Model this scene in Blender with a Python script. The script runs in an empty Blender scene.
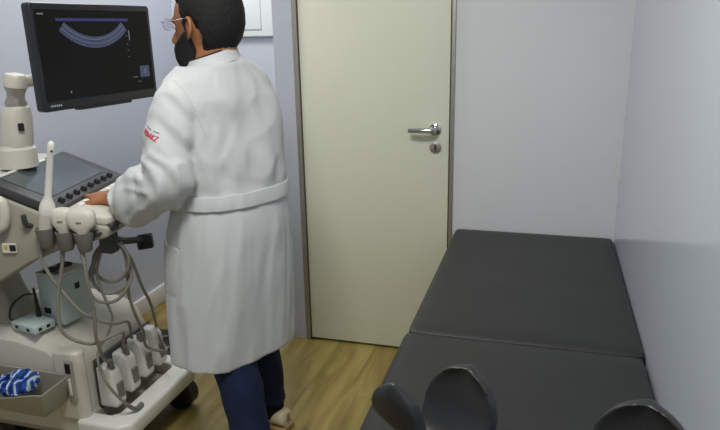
import bpy, bmesh, math, random
from mathutils import Vector, Matrix, noise
random.seed(7)
S = bpy.context.scene
COL = S.collection
V = Vector
PI = math.pi

# ------------------------------------------------------------------ materials
def lin(c):
    return c/12.92 if c <= .04045 else ((c+.055)/1.055)**2.4
def rgb(r, g, b):
    return (lin(r/255), lin(g/255), lin(b/255), 1)
def mat(name, col, rough=.5, metal=0, var=.04, nscale=6, bump=0, bscale=60, spec=.5, sheen=0, coat=0):
    m = bpy.data.materials.new(name); m.use_nodes = True
    nt = m.node_tree; N = nt.nodes; L = nt.links
    p = N['Principled BSDF']
    c = rgb(*col)
    tc = N.new('ShaderNodeTexCoord'); nz = N.new('ShaderNodeTexNoise')
    nz.inputs['Scale'].default_value = nscale; nz.inputs['Detail'].default_value = 4
    L.new(tc.outputs['Object'], nz.inputs['Vector'])
    rp = N.new('ShaderNodeValToRGB')
    rp.color_ramp.elements[0].position = .3; rp.color_ramp.elements[1].position = .7
    rp.color_ramp.elements[0].color = tuple(x*(1-var) for x in c[:3])+(1,)
    rp.color_ramp.elements[1].color = tuple(min(1, x*(1+var)) for x in c[:3])+(1,)
    L.new(nz.outputs['Fac'], rp.inputs['Fac']); L.new(rp.outputs['Color'], p.inputs['Base Color'])
    p.inputs['Roughness'].default_value = rough; p.inputs['Metallic'].default_value = metal
    p.inputs['Specular IOR Level'].default_value = spec
    if sheen: p.inputs['Sheen Weight'].default_value = sheen
    if coat: p.inputs['Coat Weight'].default_value = coat
    if bump:
        n2 = N.new('ShaderNodeTexNoise'); n2.inputs['Scale'].default_value = bscale; n2.inputs['Detail'].default_value = 3
        L.new(tc.outputs['Object'], n2.inputs['Vector'])
        b = N.new('ShaderNodeBump'); b.inputs['Strength'].default_value = bump; b.inputs['Distance'].default_value = .004
        L.new(n2.outputs['Fac'], b.inputs['Height']); L.new(b.outputs['Normal'], p.inputs['Normal'])
    return m
def emat(name, col, strength):
    m = bpy.data.materials.new(name); m.use_nodes = True
    p = m.node_tree.nodes['Principled BSDF']
    p.inputs['Base Color'].default_value = (.01, .01, .01, 1); p.inputs['Roughness'].default_value = .3
    p.inputs['Emission Color'].default_value = rgb(*col); p.inputs['Emission Strength'].default_value = strength
    return m

M = {}
M['wall'] = mat('lilac_paint', (196, 200, 212), .42, var=.012, nscale=3, bump=.03, bscale=25)
M['wallgloss'] = mat('glossy_lilac_paint', (186, 192, 203), .13, var=.012, nscale=3, bump=.02, bscale=6)
M['wallwhite'] = mat('white_paint', (224, 225, 228), .5, var=.012, nscale=3, bump=.03, bscale=25)
M['ceil'] = mat('ceiling_paint', (235, 235, 232), .8, var=.01)
M['door'] = mat('cream_laminate', (228, 230, 210), .4, var=.012, nscale=2.5)
M['steel'] = mat('brushed_steel', (172, 170, 162), .42, metal=.7, var=.06, nscale=40)
M['chrome'] = mat('chrome', (200, 205, 208), .14, metal=1, var=.05)
M['darkgap'] = mat('dark_gap_shade', (28, 27, 24), .8)  # shade of the door gaps, given as a colour
M['base'] = mat('white_skirting', (226, 224, 216), .4, var=.02)
M['vinyl'] = mat('black_vinyl', (34, 36, 35), .5, var=.06, nscale=5, bump=.1, bscale=9)
M['rubber'] = mat('black_rubber', (27, 28, 29), .42, var=.08)
M['padblack'] = mat('moulded_black_foam', (36, 37, 39), .4, var=.08, nscale=9)
M['padrim'] = mat('worn_black_edge', (56, 57, 58), .45, var=.1, nscale=9)
M['cream'] = mat('cream_plastic', (205, 202, 190), .42, var=.025, nscale=4)
M['cream2'] = mat('greige_plastic', (160, 157, 143), .5, var=.03, nscale=4)
M['whitep'] = mat('white_plastic', (222, 222, 216), .35, var=.02)
M['panelw'] = mat('panel_white', (224, 229, 229), .4, var=.01)
M['paleblue'] = mat('pale_aqua_plastic', (186, 202, 202), .4, var=.02)
M['greyp'] = mat('grey_plastic', (112, 112, 106), .5, var=.05)
M['dgrey'] = mat('dark_grey_plastic', (62, 64, 64), .45, var=.05)
M['blackp'] = mat('black_plastic', (24, 26, 30), .38, var=.05)
M['bezel'] = mat('black_bezel', (30, 32, 38), .33, var=.05)
M['cable'] = mat('grey_cable', (128, 126, 116), .45, var=.06)
M['bcable'] = mat('black_cable', (22, 23, 24), .5)
M['screen'] = emat('monitor_glass', (20, 25, 28), .06)
M['screen'].node_tree.nodes['Principled BSDF'].inputs['Specular IOR Level'].default_value = .12
M['touch'] = mat('touch_glass', (74, 82, 86), .12, var=.05, nscale=3)
M['scan'] = emat('scan_glow', (100, 110, 140), .8)
M['scan2'] = emat('scan_glow_dim', (72, 82, 112), .6)
M['bar'] = emat('menu_glow', (46, 48, 104), .8)
M['icon'] = emat('icon_glow', (130, 140, 150), .6)
M['logo'] = mat('pale_print', (150, 152, 156), .5)
M['skin'] = mat('brown_skin', (160, 106, 70), .5, var=.07, nscale=14, bump=.04, bscale=200)
M['hair'] = mat('black_hair', (9, 8, 8), .8, var=.3, nscale=80, bump=.35, bscale=220)
M['cloth'] = mat('white_cotton', (195, 199, 200), .8, var=.012, nscale=5, bump=.06, bscale=420, sheen=.1)
M['denim'] = mat('blue_denim', (9, 27, 62), .85, var=.14, nscale=22, bump=.2, bscale=300)
M['shoe'] = mat('cream_leather', (216, 203, 170), .6, var=.05)
M['sole'] = mat('tan_sole', (170, 140, 96), .7)
M['sock'] = mat('black_sock', (14, 14, 16), .9)
M['red'] = mat('red_thread', (206, 62, 82), .7)
M['thread'] = mat('grey_thread', (120, 126, 140), .7)
M['gold'] = mat('gold', (225, 180, 70), .25, metal=1)
M['eye'] = mat('eye_white', (225, 220, 212), .3)
M['yellow'] = mat('yellow_print', (214, 176, 60), .5)
M['lamp'] = emat('lamp_diffuser', (255, 250, 240), 1.2)
def film():
    m = bpy.data.materials.new('striped_film'); m.use_nodes = True
    nt = m.node_tree; N = nt.nodes; L = nt.links; p = N['Principled BSDF']
    tc = N.new('ShaderNodeTexCoord'); w_ = N.new('ShaderNodeTexWave'); w_.inputs['Scale'].default_value = 13; w_.inputs['Distortion'].default_value = 5; w_.inputs['Detail'].default_value = 2
    L.new(tc.outputs['Object'], w_.inputs['Vector'])
    rp = N.new('ShaderNodeValToRGB'); e0, e1 = rp.color_ramp.elements
    e0.position = 0; e0.color = rgb(14, 34, 92); e1.position = .96; e1.color = rgb(196, 212, 222)
    for ps, c in ((.35, (26, 70, 160)), (.84, (36, 86, 176)), (.9, (160, 190, 196))):
        q = rp.color_ramp.elements.new(ps); q.color = rgb(*c)
    L.new(w_.outputs['Fac'], rp.inputs['Fac']); L.new(rp.outputs['Color'], p.inputs['Base Color'])
    p.inputs['Roughness'].default_value = .28
    return m
M['film'] = film()
g = bpy.data.materials.new('clear_lens'); g.use_nodes = True
gp = g.node_tree.nodes['Principled BSDF']; gp.inputs['Transmission Weight'].default_value = 1; gp.inputs['Roughness'].default_value = .02; gp.inputs['IOR'].default_value = 1.1
M['lens'] = g

def wood():
    m = bpy.data.materials.new('oak_planks'); m.use_nodes = True
    nt = m.node_tree; N = nt.nodes; L = nt.links; p = N['Principled BSDF']
    tc = N.new('ShaderNodeTexCoord')
    mp = N.new('ShaderNodeMapping'); mp.inputs['Rotation'].default_value = (0, 0, PI/2)
    L.new(tc.outputs['Object'], mp.inputs['Vector'])
    br = N.new('ShaderNodeTexBrick'); br.inputs['Scale'].default_value = 1
    br.inputs['Brick Width'].default_value = 1.25; br.inputs['Row Height'].default_value = .19
    br.inputs['Mortar Size'].default_value = .0012; br.inputs['Mortar Smooth'].default_value = .4
    br.inputs['Color1'].default_value = rgb(152, 136, 77); br.inputs['Color2'].default_value = rgb(161, 145, 85)
    br.inputs['Mortar'].default_value = rgb(128, 106, 70); br.offset = .37
    L.new(mp.outputs['Vector'], br.inputs['Vector'])
    mp2 = N.new('ShaderNodeMapping'); mp2.inputs['Scale'].default_value = (7, .8, 1)
    L.new(tc.outputs['Object'], mp2.inputs['Vector'])
    nz = N.new('ShaderNodeTexNoise'); nz.inputs['Scale'].default_value = 2.2; nz.inputs['Detail'].default_value = 7; nz.inputs['Distortion'].default_value = .7
    L.new(mp2.outputs['Vector'], nz.inputs['Vector'])
    rp = N.new('ShaderNodeValToRGB'); rp.color_ramp.elements[0].position = .34; rp.color_ramp.elements[1].position = .66
    rp.color_ramp.elements[0].color = rgb(196, 188, 170); rp.color_ramp.elements[1].color = (1, 1, 1, 1)
    L.new(nz.outputs['Fac'], rp.inputs['Fac'])
    mx = N.new('ShaderNodeMix'); mx.data_type = 'RGBA'; mx.blend_type = 'MULTIPLY'; mx.inputs['Factor'].default_value = 1
    L.new(br.outputs['Color'], mx.inputs[6]); L.new(rp.outputs['Color'], mx.inputs[7])
    # knots
    mp3 = N.new('ShaderNodeMapping'); mp3.inputs['Scale'].default_value = (6, 2.4, 1); L.new(tc.outputs['Object'], mp3.inputs['Vector'])
    vo = N.new('ShaderNodeTexVoronoi'); vo.inputs['Scale'].default_value = 1; L.new(mp3.outputs['Vector'], vo.inputs['Vector'])
    r3 = N.new('ShaderNodeValToRGB'); r3.color_ramp.elements[0].position = .03; r3.color_ramp.elements[1].position = .14
    r3.color_ramp.elements[0].color = rgb(150, 130, 105); r3.color_ramp.elements[1].color = (1, 1, 1, 1)
    L.new(vo.outputs['Distance'], r3.inputs['Fac'])
    m2 = N.new('ShaderNodeMix'); m2.data_type = 'RGBA'; m2.blend_type = 'MULTIPLY'; m2.inputs['Factor'].default_value = .8
    L.new(mx.outputs[2], m2.inputs[6]); L.new(r3.outputs['Color'], m2.inputs[7])
    L.new(m2.outputs[2], p.inputs['Base Color'])
    p.inputs['Roughness'].default_value = .42
    return m
M['wood'] = wood()

# ------------------------------------------------------------------ builders
WL = {}                                            # world location of everything (no rotations are used)
def put(o, parent):
    COL.objects.link(o)
    if parent is not None:
        o.parent = parent; o.matrix_parent_inverse = Matrix.Translation(-WL[parent.name])
def tag(o, label=None, cat=None, group=None, kind=None):
    for k, v in (('label', label), ('category', cat), ('group', group), ('kind', kind)):
        if v: o[k] = v
    return o
def thing(name, loc, label, cat, group=None):
    o = bpy.data.objects.new(name, None); o.empty_display_size = .05
    COL.objects.link(o); o.location = loc; WL[o.name] = V(loc)
    return tag(o, label, cat, group)

class MB:
    def __init__(s): s.b = bmesh.new()
    def _new(s, before): return [v for v in s.b.verts if v.index < 0 or v not in before]
    def box(s, lo, hi, rot=None, piv=None):
        lo, hi = V(lo), V(hi); c = (lo+hi)/2
        r = bmesh.ops.create_cube(s.b, size=1)
        for v in r['verts']:
            v.co = V((v.co.x*(hi.x-lo.x), v.co.y*(hi.y-lo.y), v.co.z*(hi.z-lo.z)))+c
            if rot: v.co = rot @ (v.co-(piv or c))+(piv or c)
        return s
    def obox(s, o, ax, size):                      # oriented: centre, three axes, full sizes
        r = bmesh.ops.create_cube(s.b, size=1)
        for v in r['verts']:
            p = v.co.copy(); v.co = V(o)+V(ax[0])*p.x*size[0]+V(ax[1])*p.y*size[1]+V(ax[2])*p.z*size[2]
        return s
    def loft(s, rings, cap=True, closed=True):
        rs = [[s.b.verts.new(p) for p in r] for r in rings]
        n = len(rs[0])
        for a, b in zip(rs, rs[1:]):
            for i in range(n if closed else n-1):
                j = (i+1) % n
                s.b.faces.new((a[i], a[j], b[j], b[i]))
        if cap and closed:
            s.b.faces.new(rs[0][::-1]); s.b.faces.new(rs[-1])
        return s
    def prism(s, poly, axis, a, b):                # poly in the two other axes
        def P(u, w, t): return {'x': (t, u, w), 'y': (u, t, w), 'z': (u, w, t)}[axis]
        return s.loft([[P(u, w, a) for u, w in poly], [P(u, w, b) for u, w in poly]])
    def tube(s, pts, r, n=10, smooth=True, cap=True):
        pts = [V(p) for p in pts]
        rad = r if isinstance(r, (list, tuple)) else [r]*len(pts)
        if smooth and len(pts) > 2: pts, rad = spline(pts, rad)
        rings = []; up = None
        for i, p in enumerate(pts):
            t = (pts[min(i+1, len(pts)-1)]-pts[max(i-1, 0)]).normalized()
            if up is None: up = t.orthogonal().normalized()
            up = (up-t*up.dot(t)).normalized(); w = t.cross(up)
            rings.append([p+(up*math.cos(2*PI*k/n)+w*math.sin(2*PI*k/n))*rad[i] for k in range(n)])
        return s.loft(rings, cap)
    def cyl(s, p0, p1, r0, r1=None, n=24):
        return s.tube([p0, p1], [r0, r1 if r1 is not None else r0], n, False)
    def lathe(s, o, ax, prof, n=24):               # prof: (height along ax, radius)
        ax = V(ax).normalized(); u = ax.orthogonal().normalized(); w = ax.cross(u); o = V(o)
        return s.loft([[o+ax*h+(u*math.cos(2*PI*k/n)+w*math.sin(2*PI*k/n))*max(r, 1e-4) for k in range(n)] for h, r in prof])
    def ball(s, c, rad, ax=None, u=20, v=12, bumpf=None):
        ax = ax or (V((1, 0, 0)), V((0, 1, 0)), V((0, 0, 1)))
        r = bmesh.ops.create_uvsphere(s.b, u_segments=u, v_segments=v, radius=1)
        for q in r['verts']:
            p = q.co.copy(); q.co = V(c)+ax[0]*p.x*rad[0]+ax[1]*p.y*rad[1]+ax[2]*p.z*rad[2]
        return s
    def build(s, name, m, parent=None, bevel=0, seg=3, smooth=True, ang=40, mods=None, label=None):
        bmesh.ops.recalc_face_normals(s.b, faces=s.b.faces)
        c = V((0, 0, 0))
        if s.b.verts:
            lo = V([min(v.co[i] for v in s.b.verts) for i in range(3)]); hi = V([max(v.co[i] for v in s.b.verts) for i in range(3)])
            c = (lo+hi)/2
        for v in s.b.verts: v.co -= c
        me = bpy.data.meshes.new(name); s.b.to_mesh(me); s.b.free()
        o = bpy.data.objects.new(name, me); o.location = c
        put(o, parent); WL[o.name] = c
        for mm in (m if isinstance(m, list) else [m]): me.materials.append(mm)
        if smooth:
            for f in me.polygons: f.use_smooth = True
        if bevel:
            b = o.modifiers.new('bevel', 'BEVEL'); b.width = bevel; b.segments = seg; b.limit_method = 'ANGLE'; b.angle_limit = math.radians(35)
        if mods: mods(o)
        if smooth and not mods: bake(o, ang)
        elif mods: bake(o, None)
        else: bake(o, ang)
        if label: o['label'] = label
        return o
def bake(o, ang):
    dg = bpy.context.evaluated_depsgraph_get(); dg.update()
    me = bpy.data.meshes.new_from_object(o.evaluated_get(dg))
    old = o.data; nm = old.name; o.modifiers.clear(); o.data = me; bpy.data.meshes.remove(old); me.name = nm
    for f in me.polygons: f.use_smooth = True
    if ang is not None and hasattr(me, 'set_sharp_from_angle'): me.set_sharp_from_angle(angle=math.radians(ang))
def spline(pts, rad, k=7):
    P, R = [], []
    n = len(pts)
    for i in range(n-1):
        p0, p1, p2, p3 = pts[max(i-1, 0)], pts[i], pts[i+1], pts[min(i+2, n-1)]
        for j in range(k):
            t = j/k
            P.append(.5*((2*p1)+(p2-p0)*t+(2*p0-5*p1+4*p2-p3)*t*t+(3*p1-p0-3*p2+p3)*t**3))
            R.append(rad[i]+(rad[i+1]-rad[i])*t)
    P.append(pts[-1]); R.append(rad[-1])
    return P, R
def remesh(vox, it=4, fac=.5):
    def f(o):
        r = o.modifiers.new('remesh', 'REMESH'); r.mode = 'VOXEL'; r.voxel_size = vox
        s = o.modifiers.new('smooth', 'SMOOTH'); s.factor = fac; s.iterations = it
    return f
def struct(o, label, cat): return tag(o, label, cat, kind='structure')
def rrect(w, h, r, n=5):
    out = []
    for cx, cy, a0 in ((w/2-r, h/2-r, 0), (-w/2+r, h/2-r, PI/2), (-w/2+r, -h/2+r, PI), (w/2-r, -h/2+r, 1.5*PI)):
        for k in range(n+1):
            a = a0+PI/2*k/n; out.append((cx+r*math.cos(a), cy+r*math.sin(a)))
    return out
def plate(o, ax, w, h, r, t, mb=None):             # rounded slab: axes u, v, normal
    mb = mb or MB(); o = V(o); pl = rrect(w, h, r)
    return mb.loft([[o+V(ax[0])*a+V(ax[1])*b+V(ax[2])*z for a, b in pl] for z in (-t/2, t/2)])

# ------------------------------------------------------------------ room
XR, XL, YB, YF, YN, H = .297, -2.1, 2.752, 3.4, -1.3, 2.6
XC = -1.2
struct(MB().box((XL-.1, YN-.1, -.1), (XR+.1, YF+.1, 0)).build('floor', M['wood'], smooth=False), 'oak-look plank floor of the exam room', 'floor')
struct(MB().box((XL-.1, YN-.1, H), (XR+.1, YF+.1, H+.1)).build('ceiling', M['ceil'], smooth=False), 'plain white ceiling above the exam room', 'ceiling')
struct(MB().box((XR, YN-.1, 0), (XR+.1, YB+.2, H)).build('wall_right', M['wallgloss'], smooth=False), 'glossy lilac grey wall along the couch', 'wall')
struct(MB().box((XL-.1, YN-.1, 0), (XL, YF+.1, H)).build('wall_left', M['wall'], smooth=False), 'lilac grey wall behind the ultrasound machine', 'wall')
struct(MB().box((XL, YN-.1, 0), (XR, YN, H)).build('wall_front', M['wall'], smooth=False), 'lilac grey wall behind the viewer', 'wall')
DL, DR, DT = -1.104, -.382, 2.12
struct(MB().box((DR, YB, 0), (XR, YB+.14, H)).box((DL, YB, DT), (DR, YB+.14, H)).build('wall_back', M['wallwhite'], smooth=False), 'white wall beside and over the cream door', 'wall')
struct(MB().box((XC, YB, 0), (DL, YB+.14, H)).build('wall_pier', M['wall'], smooth=False), 'narrow lilac wall strip left of the door', 'wall')
struct(MB().box((XC, YB+.14, 0), (XC+.1, YF, H)).build('wall_recess', M['wall'], smooth=False), 'side wall of the recess beyond the door', 'wall')
struct(MB().box((XL, YF, 0), (XC+.1, YF+.1, H)).build('wall_far', M['wall'], smooth=False), 'lilac grey wall under the white panel', 'wall')
struct(MB().box((XL, YN, 0), (XL+.016, YF, .1)).build('baseboard_left', M['base'], bevel=.004), 'white skirting board along the left wall', 'baseboard')
struct(MB().box((XL+.016, YF-.016, 0), (XC, YF, .1)).build('baseboard_far', M['base'], bevel=.004), 'white skirting board under the recess wall', 'baseboard')
# door frame (steel) and leaf
fr = MB()
fr.box((DL, YB-.012, 0), (DL+.022, YB+.12, DT)).box((DR-.016, YB-.012, 0), (DR, YB+.12, DT)).box((DL+.022, YB-.012, DT-.022), (DR-.016, YB+.12, DT))
struct(fr.build('trim_1', M['steel'], bevel=.002), 'slim brushed steel frame around the cream door', 'door frame')
d0, d1 = DL+.027, DR-.022
door = struct(MB().box((d0, YB-.002, .012), (d1, YB+.036, DT-.027)).build('door_1', M['door'], bevel=.002), 'plain cream door with chrome lever handle', 'door')
MB().box((DL+.022, YB+.045, .0), (DR-.016, YB+.055, DT-.022)).build('door_gap_shade', M['darkgap'], door, smooth=False)  # dark sheet behind the leaf, its colour stands for shade in the gaps
hx, hz = -.464, 1.077
hd = MB().lathe((hx, YB-.002, hz), (0, -1, 0), [(0, .026), (.008, .026), (.010, .023), (.012, .012), (.04, .011), (.045, .009)]).build('handle_rose', M['chrome'], door)
MB().tube([(hx, YB-.05, hz), (hx-.02, YB-.053, hz), (hx-.06, YB-.054, hz), (hx-.108, YB-.05, hz-.001)], [.0125, .0125, .0115, .0105], 14).build('lever', M['chrome'], hd)
lk = MB().lathe((hx+.003, YB-.002, 1.0), (0, -1, 0), [(0, .025), (.008, .025), (.010, .022)]).build('lock_rose', M['steel'], door)
MB().obox((hx+.003, YB-.015, 1.0), ((1, 0, 0), (0, 1, 0), (0, 0, 1)), (.008, .008, .026)).build('key_cylinder', M['dgrey'], lk, bevel=.002)

# white panel on the recess wall
bx = thing('electrical_panel', (-1.46, YF, 1.47), 'white flush electrical panel on the wall behind the man’s head', 'electrical panel')
MB().box((-1.85, YF-.03, 1.472), (-1.2, YF, 1.95)).build('panel_box', M['panelw'], bx, bevel=.006)
MB().box((-1.81, YF-.036, 1.51), (-1.535, YF-.03, 1.91)).build('panel_door', M['panelw'], bx, bevel=.004)

# ceiling lamps (the room's own)
def lamp(x, y, pw, label):
    t = thing('ceiling_lamp', (x, y, H), label, 'ceiling lamp', 'ceiling lamps')
    MB().box((x-.3, y-.3, H-.03), (x+.3, y+.3, H)).build('lamp_housing', M['whitep'], t, bevel=.005)
    MB().box((x-.28, y-.28, H-.034), (x+.28, y+.28, H-.03)).build('diffuser', M['lamp'], t, smooth=False)
    ld = bpy.data.lights.new('lamp_light', 'AREA'); ld.shape = 'SQUARE'; ld.size = .56; ld.energy = pw; ld.color = (1, .99, .94)
    lo = bpy.data.objects.new('lamp_light', ld); COL.objects.link(lo); lo.location = (x, y, H-.045)
lamp(-1.8, 2.6, 18, 'square white ceiling lamp over the far left of the room')
lamp(-.62, .8, 34, 'square white ceiling lamp near the viewer')

# ------------------------------------------------------------------ exam couch
def cushion(lo, hi, r=.013, puff=.006, name='', lbl=None, parent=None, seed=0):
    lo, hi = V(lo), V(hi); nx, ny, nz = 26, 34, 5
    b = bmesh.new(); bmesh.ops.create_grid(b, x_segments=nx, y_segments=ny, size=.5)
    b.free()
    mb = MB(); c = (lo+hi)/2; h = (hi-lo)/2
    bmesh.ops.create_cube(mb.b, size=2)
    bmesh.ops.subdivide_edges(mb.b, edges=mb.b.edges[:], cuts=25, use_grid_fill=True)
    for v in mb.b.verts:
        p = v.co.copy()
        q = V((p.x*h.x, p.y*h.y, p.z*h.z))
        inner = V([max(-h[i]+r, min(h[i]-r, q[i])) for i in range(3)])
        d = q-inner
        if d.length > 1e-6: q = inner+d.normalized()*min(r, max(abs(d.x), abs(d.y), abs(d.z)))
        if p.z > 0:
            f = (1-p.x**6)*(1-p.y**6)
            q.z += puff*f*p.z
            w = noise.noise(V((q.x*4+seed, q.y*9, 1.3)))*.5+noise.noise(V((q.x*14+q.y*5+seed, q.y*4, 5)))*.5
            q.z += .0035*w*f
        v.co = q+c
    return mb.build(name, M['vinyl'], parent, ang=None)
CX0, CX1 = -.364, .292
couch = thing('exam_couch', (-.036, 1.85, 0), 'black vinyl examination couch in two sections against the right wall', 'exam couch')
cushion((CX0, 1.702, .565), (CX1, 2.75, .638), name='back_section', parent=couch, seed=3)
cushion((CX0-.004, .98, .565), (CX1-.006, 1.699, .638), name='seat_section', parent=couch, seed=9)
MB().box((CX0+.03, 1.0, .50), (CX1-.02, 2.72, .56)).build('couch_frame', M['dgrey'], couch, bevel=.006)
for lx in (CX0+.05, CX1-.08):
    for ly in (1.04, 2.66):
        MB().box((lx, ly, 0), (lx+.04, ly+.04, .505)).build('leg', M['dgrey'], couch, bevel=.004)

# leg supports: moulded gutters on rods at the near end of the couch
def leg_support(o, yaw, label, base, hi=1):
    o = V(o)
    c = V((math.cos(yaw), math.sin(yaw), 0)); a = V((-math.sin(yaw), math.cos(yaw), 0)); up = V((0, 0, 1))
    t = thing('leg_support', base, label, 'leg support', 'leg supports at the couch end')
    ns, nt = 120, 20; R = .07; T = .022
    near = ((-.085, .117, .004, -.004), (-.088, .112, .028, -.016), (-.089, .103, .044, -.030), (-.089, .092, .052, -.038), (-.088, .080, .056, -.043), (-.088, .070, .054, -.046),
            (-.087, .062, .046, -.049), (-.087, .057, .026, -.051), (-.086, .053, -.020, -.054), (-.085, .048, -.042, -.056), (-.082, .036, -.046, -.060), (-.078, .010, -.044, -.062), (-.066, -.02, -.02, -.056))
    tab = [V((x_, z_*(hi if z_ > .03 else 1), (l_*.86+r_)/2, (l_*.86-r_)/2)) for x_, z_, l_, r_ in near]+[
           V((-.042, -.052, 0, .05)), V((0, -.066, 0, .058)), V((.042, -.052, 0, .064)), V((.068, -.015, 0, .072)), V((.079, .02, 0, .068)), V((.085, .044, 0, .054)), V((.087, .060, 0, .039)), V((.088, .069, 0, .022)), V((.088, .073, 0, .004))]
    crv, _ = spline(tab, [0]*len(tab), 6)
    def tabat(f):
        f *= len(crv)-1; i = min(int(f), len(crv)-2); return crv[i].lerp(crv[i+1], f-i)
    def pt(s, q, off):
        f = (s+1)/2
        v = tabat(f); d_ = tabat(min(1, f+.01))-tabat(max(0, f-.01))
        nx, nz_ = d_.y, -d_.x; L_ = math.hypot(nx, nz_) or 1
        cup = .012*q*q if f > .5 else .008*q*q
        return o+c*(v.x+nx/L_*(off-cup))+up*(v.y+nz_/L_*(off-cup))+a*(v.z+q*v.w)
    mb = MB()
    grid = {}
    for side, off in ((0, 0), (1, T)):
        for i in range(ns+1):
            for j in range(nt+1):
                s = -1+2*i/ns; q = -1+2*j/nt
                grid[side, i, j] = mb.b.verts.new(pt(s, q, off))
    F = mb.b.faces
    for i in range(ns):
        for j in range(nt):
            F.new((grid[0, i, j], grid[0, i+1, j], grid[0, i+1, j+1], grid[0, i, j+1]))
            F.new((grid[1, i, j], grid[1, i, j+1], grid[1, i+1, j+1], grid[1, i+1, j]))
    for i in range(ns):
        for j in (0, nt):
            F.new((grid[0, i, j], grid[1, i, j], grid[1, i+1, j], grid[0, i+1, j]))
    for j in range(nt):
        for i in (0, ns):
            F.new((grid[0, i, j], grid[0, i, j+1], grid[1, i, j+1], grid[1, i, j]))
    def md(ob):
        b = ob.modifiers.new('r', 'REMESH'); b.mode = 'VOXEL'; b.voxel_size = .0032
        s = ob.modifiers.new('s', 'SMOOTH'); s.iterations = 9; s.factor = .5
    tr = mb.build('gutter', M['padblack'], t, mods=md)
    bot = o-up*(R+T)
    MB().lathe(bot-up*.01, up, [(-.02, .02), (.0, .026), (.016, .03)]).build('swivel_joint', M['dgrey'], t)
    b = V(base)
    MB().tube([bot-up*.02, bot-up*.08, V((b.x, b.y+.01, b.z+.05)), b], .011, 12).build('rod', M['chrome'], t)
    MB().box((b.x-.025, b.y-.02, b.z-.03), (b.x+.025, b.y+.045, b.z+.03)).build('clamp', M['dgrey'], t, bevel=.004)
    return t
leg_support((-.152, .926, .858), math.radians(62), 'black moulded leg support at the couch end, nearest the floor side', (-.33, .955, .53))
leg_support((.132, .80, .904), math.radians(70), 'black moulded leg support at the couch end, beside the right wall', (.255, .955, .53), .8)

# ------------------------------------------------------------------ ultrasound machine
UM = thing('ultrasound_machine', (-1.75, 1.85, 0), 'cream ultrasound cart with black monitor and control console on castors', 'ultrasound machine')
Y0, Y1 = 1.625, 2.075
# base hood
prof = [(-2.03, .13), (-2.03, .44), (-2.0, .485), (-1.94, .505), (-1.72, .50), (-1.60, .475), (-1.55, .44), (-1.525, .38), (-1.515, .30), (-1.505, .13)]
hood = MB()
NY = 14; rings = []
for k in range(NY+1):
    t = k/NY; y = Y0+(Y1-Y0)*t
    e = min(t, 1-t)*(Y1-Y0); ins = .035*(1-math.sqrt(max(0, 1-(1-min(1, e/.05))**2)))
    rings.append([(x+(ins if x < -1.8 else -ins), y, z-(ins if z > .3 else 0)) for x, z in prof])
hood.loft(rings).build('base_hood', M['cream'], UM, bevel=.004)
# lower chassis + U shaped front foot
MB().box((-2.0, Y0+.01, .10), (-1.5, Y1-.01, .2)).build('chassis', M['cream2'], UM, bevel=.012)
fo = [(-1.53, 1.60), (-1.36, 1.60), (-1.322, 1.635), (-1.322, 2.045), (-1.36, 2.11), (-1.60, 2.11), (-1.60, 2.055), (-1.43, 2.045), (-1.412, 2.025), (-1.412, 1.685), (-1.43, 1.667), (-1.53, 1.667)]
MB().prism(fo, 'z', .135, .2).build('front_foot', M['whitep'], UM, bevel=.012)
MB().box((-1.52, 1.66, .10), (-1.41, 2.05, .145)).build('foot_tray', M['cream2'], UM, bevel=.006)
# recess frame behind the connectors
MB().box((-1.512, 1.70, .185), (-1.497, 2.04, .385)).build('port_panel', M['dgrey'], UM, bevel=.008)
# corner pilaster with latch on the near side
MB().prism([(-1.60, 1.612), (-1.515, 1.612), (-1.497, 1.625), (-1.493, 1.65), (-1.51, 1.665), (-1.60, 1.665)], 'z', .19, .455).build('corner_post', M['cream'], UM, bevel=.018, seg=4)
lt = MB().box((-1.545, 1.603, .27), (-1.515, 1.614, .43)).build('latch', M['cream2'], UM, bevel=.004)
MB().box((-1.54, 1.600, .385), (-1.520, 1.605, .42)).build('warning_sticker', M['blackp'], lt, smooth=False)
MB().box((-1.535, 1.598, .30), (-1.525, 1.604, .365)).build('latch_slider', M['whitep'], lt, bevel=.002)
# castors
for cx_, cy_ in ((-1.397, 2.05), (-1.385, 1.66), (-1.93, 2.02), (-1.93, 1.68)):
    ca = MB().lathe((cx_, cy_-.032, .066), (0, 1, 0), [(0, .05), (.006, .066), (.058, .066), (.064, .05)], 28).build('castor', M['rubber'], UM)
    MB().box((cx_-.035, cy_-.034, .07), (cx_+.035, cy_+.034, .132)).build('castor_hood', M['blackp'], ca, bevel=.012)
    MB().cyl((cx_, cy_-.035, .066), (cx_, cy_+.035, .066), .016).build('hub', M['dgrey'], ca)
# side tray
tp = [(-1.99, 1.48), (-1.53, 1.48), (-1.50, 1.50), (-1.50, 1.60), (-1.99, 1.60)]
tr = MB(); n = 22; ro = []
def tray_ring(z, ins, front_wave=False, inner=False):
    pts = []
    for i in range(n+1):
        u = i/n; x = -1.98+.45*u
        zz = z-(.038*math.sin(PI*u)**1.5 if front_wave else 0)
        pts.append((x+ins*(.5-u)*2, 1.475+ins, zz))
    for i in range(n+1):
        u = 1-i/n; x = -1.98+.45*u
        pts.append((x+ins*(.5-u)*2, 1.608-(.006 if inner else 0), z+.004 if front_wave else z))
    return pts
tr.loft([tray_ring(.265, .035), tray_ring(.285, .022), tray_ring(.372, 0, True), tray_ring(.372, .005, True, True), tray_ring(.285, .027, False, True), tray_ring(.275, .04, False, True)])
tr.build('side_tray', M['cream2'], UM)
# lift column, neck and console body
col = MB()
col.loft([[(xx+a*sx, 1.745+b*.72, z) for a, b in rrect(.2, .2, .05)] for z, sx, xx in ((.49, 1.35, -1.90), (.53, 1.15, -1.915), (.6, .95, -1.935), (.7, .8, -1.96), (.82, .8, -1.96))]).build('lift_column', M['cream2'], UM)
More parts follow.
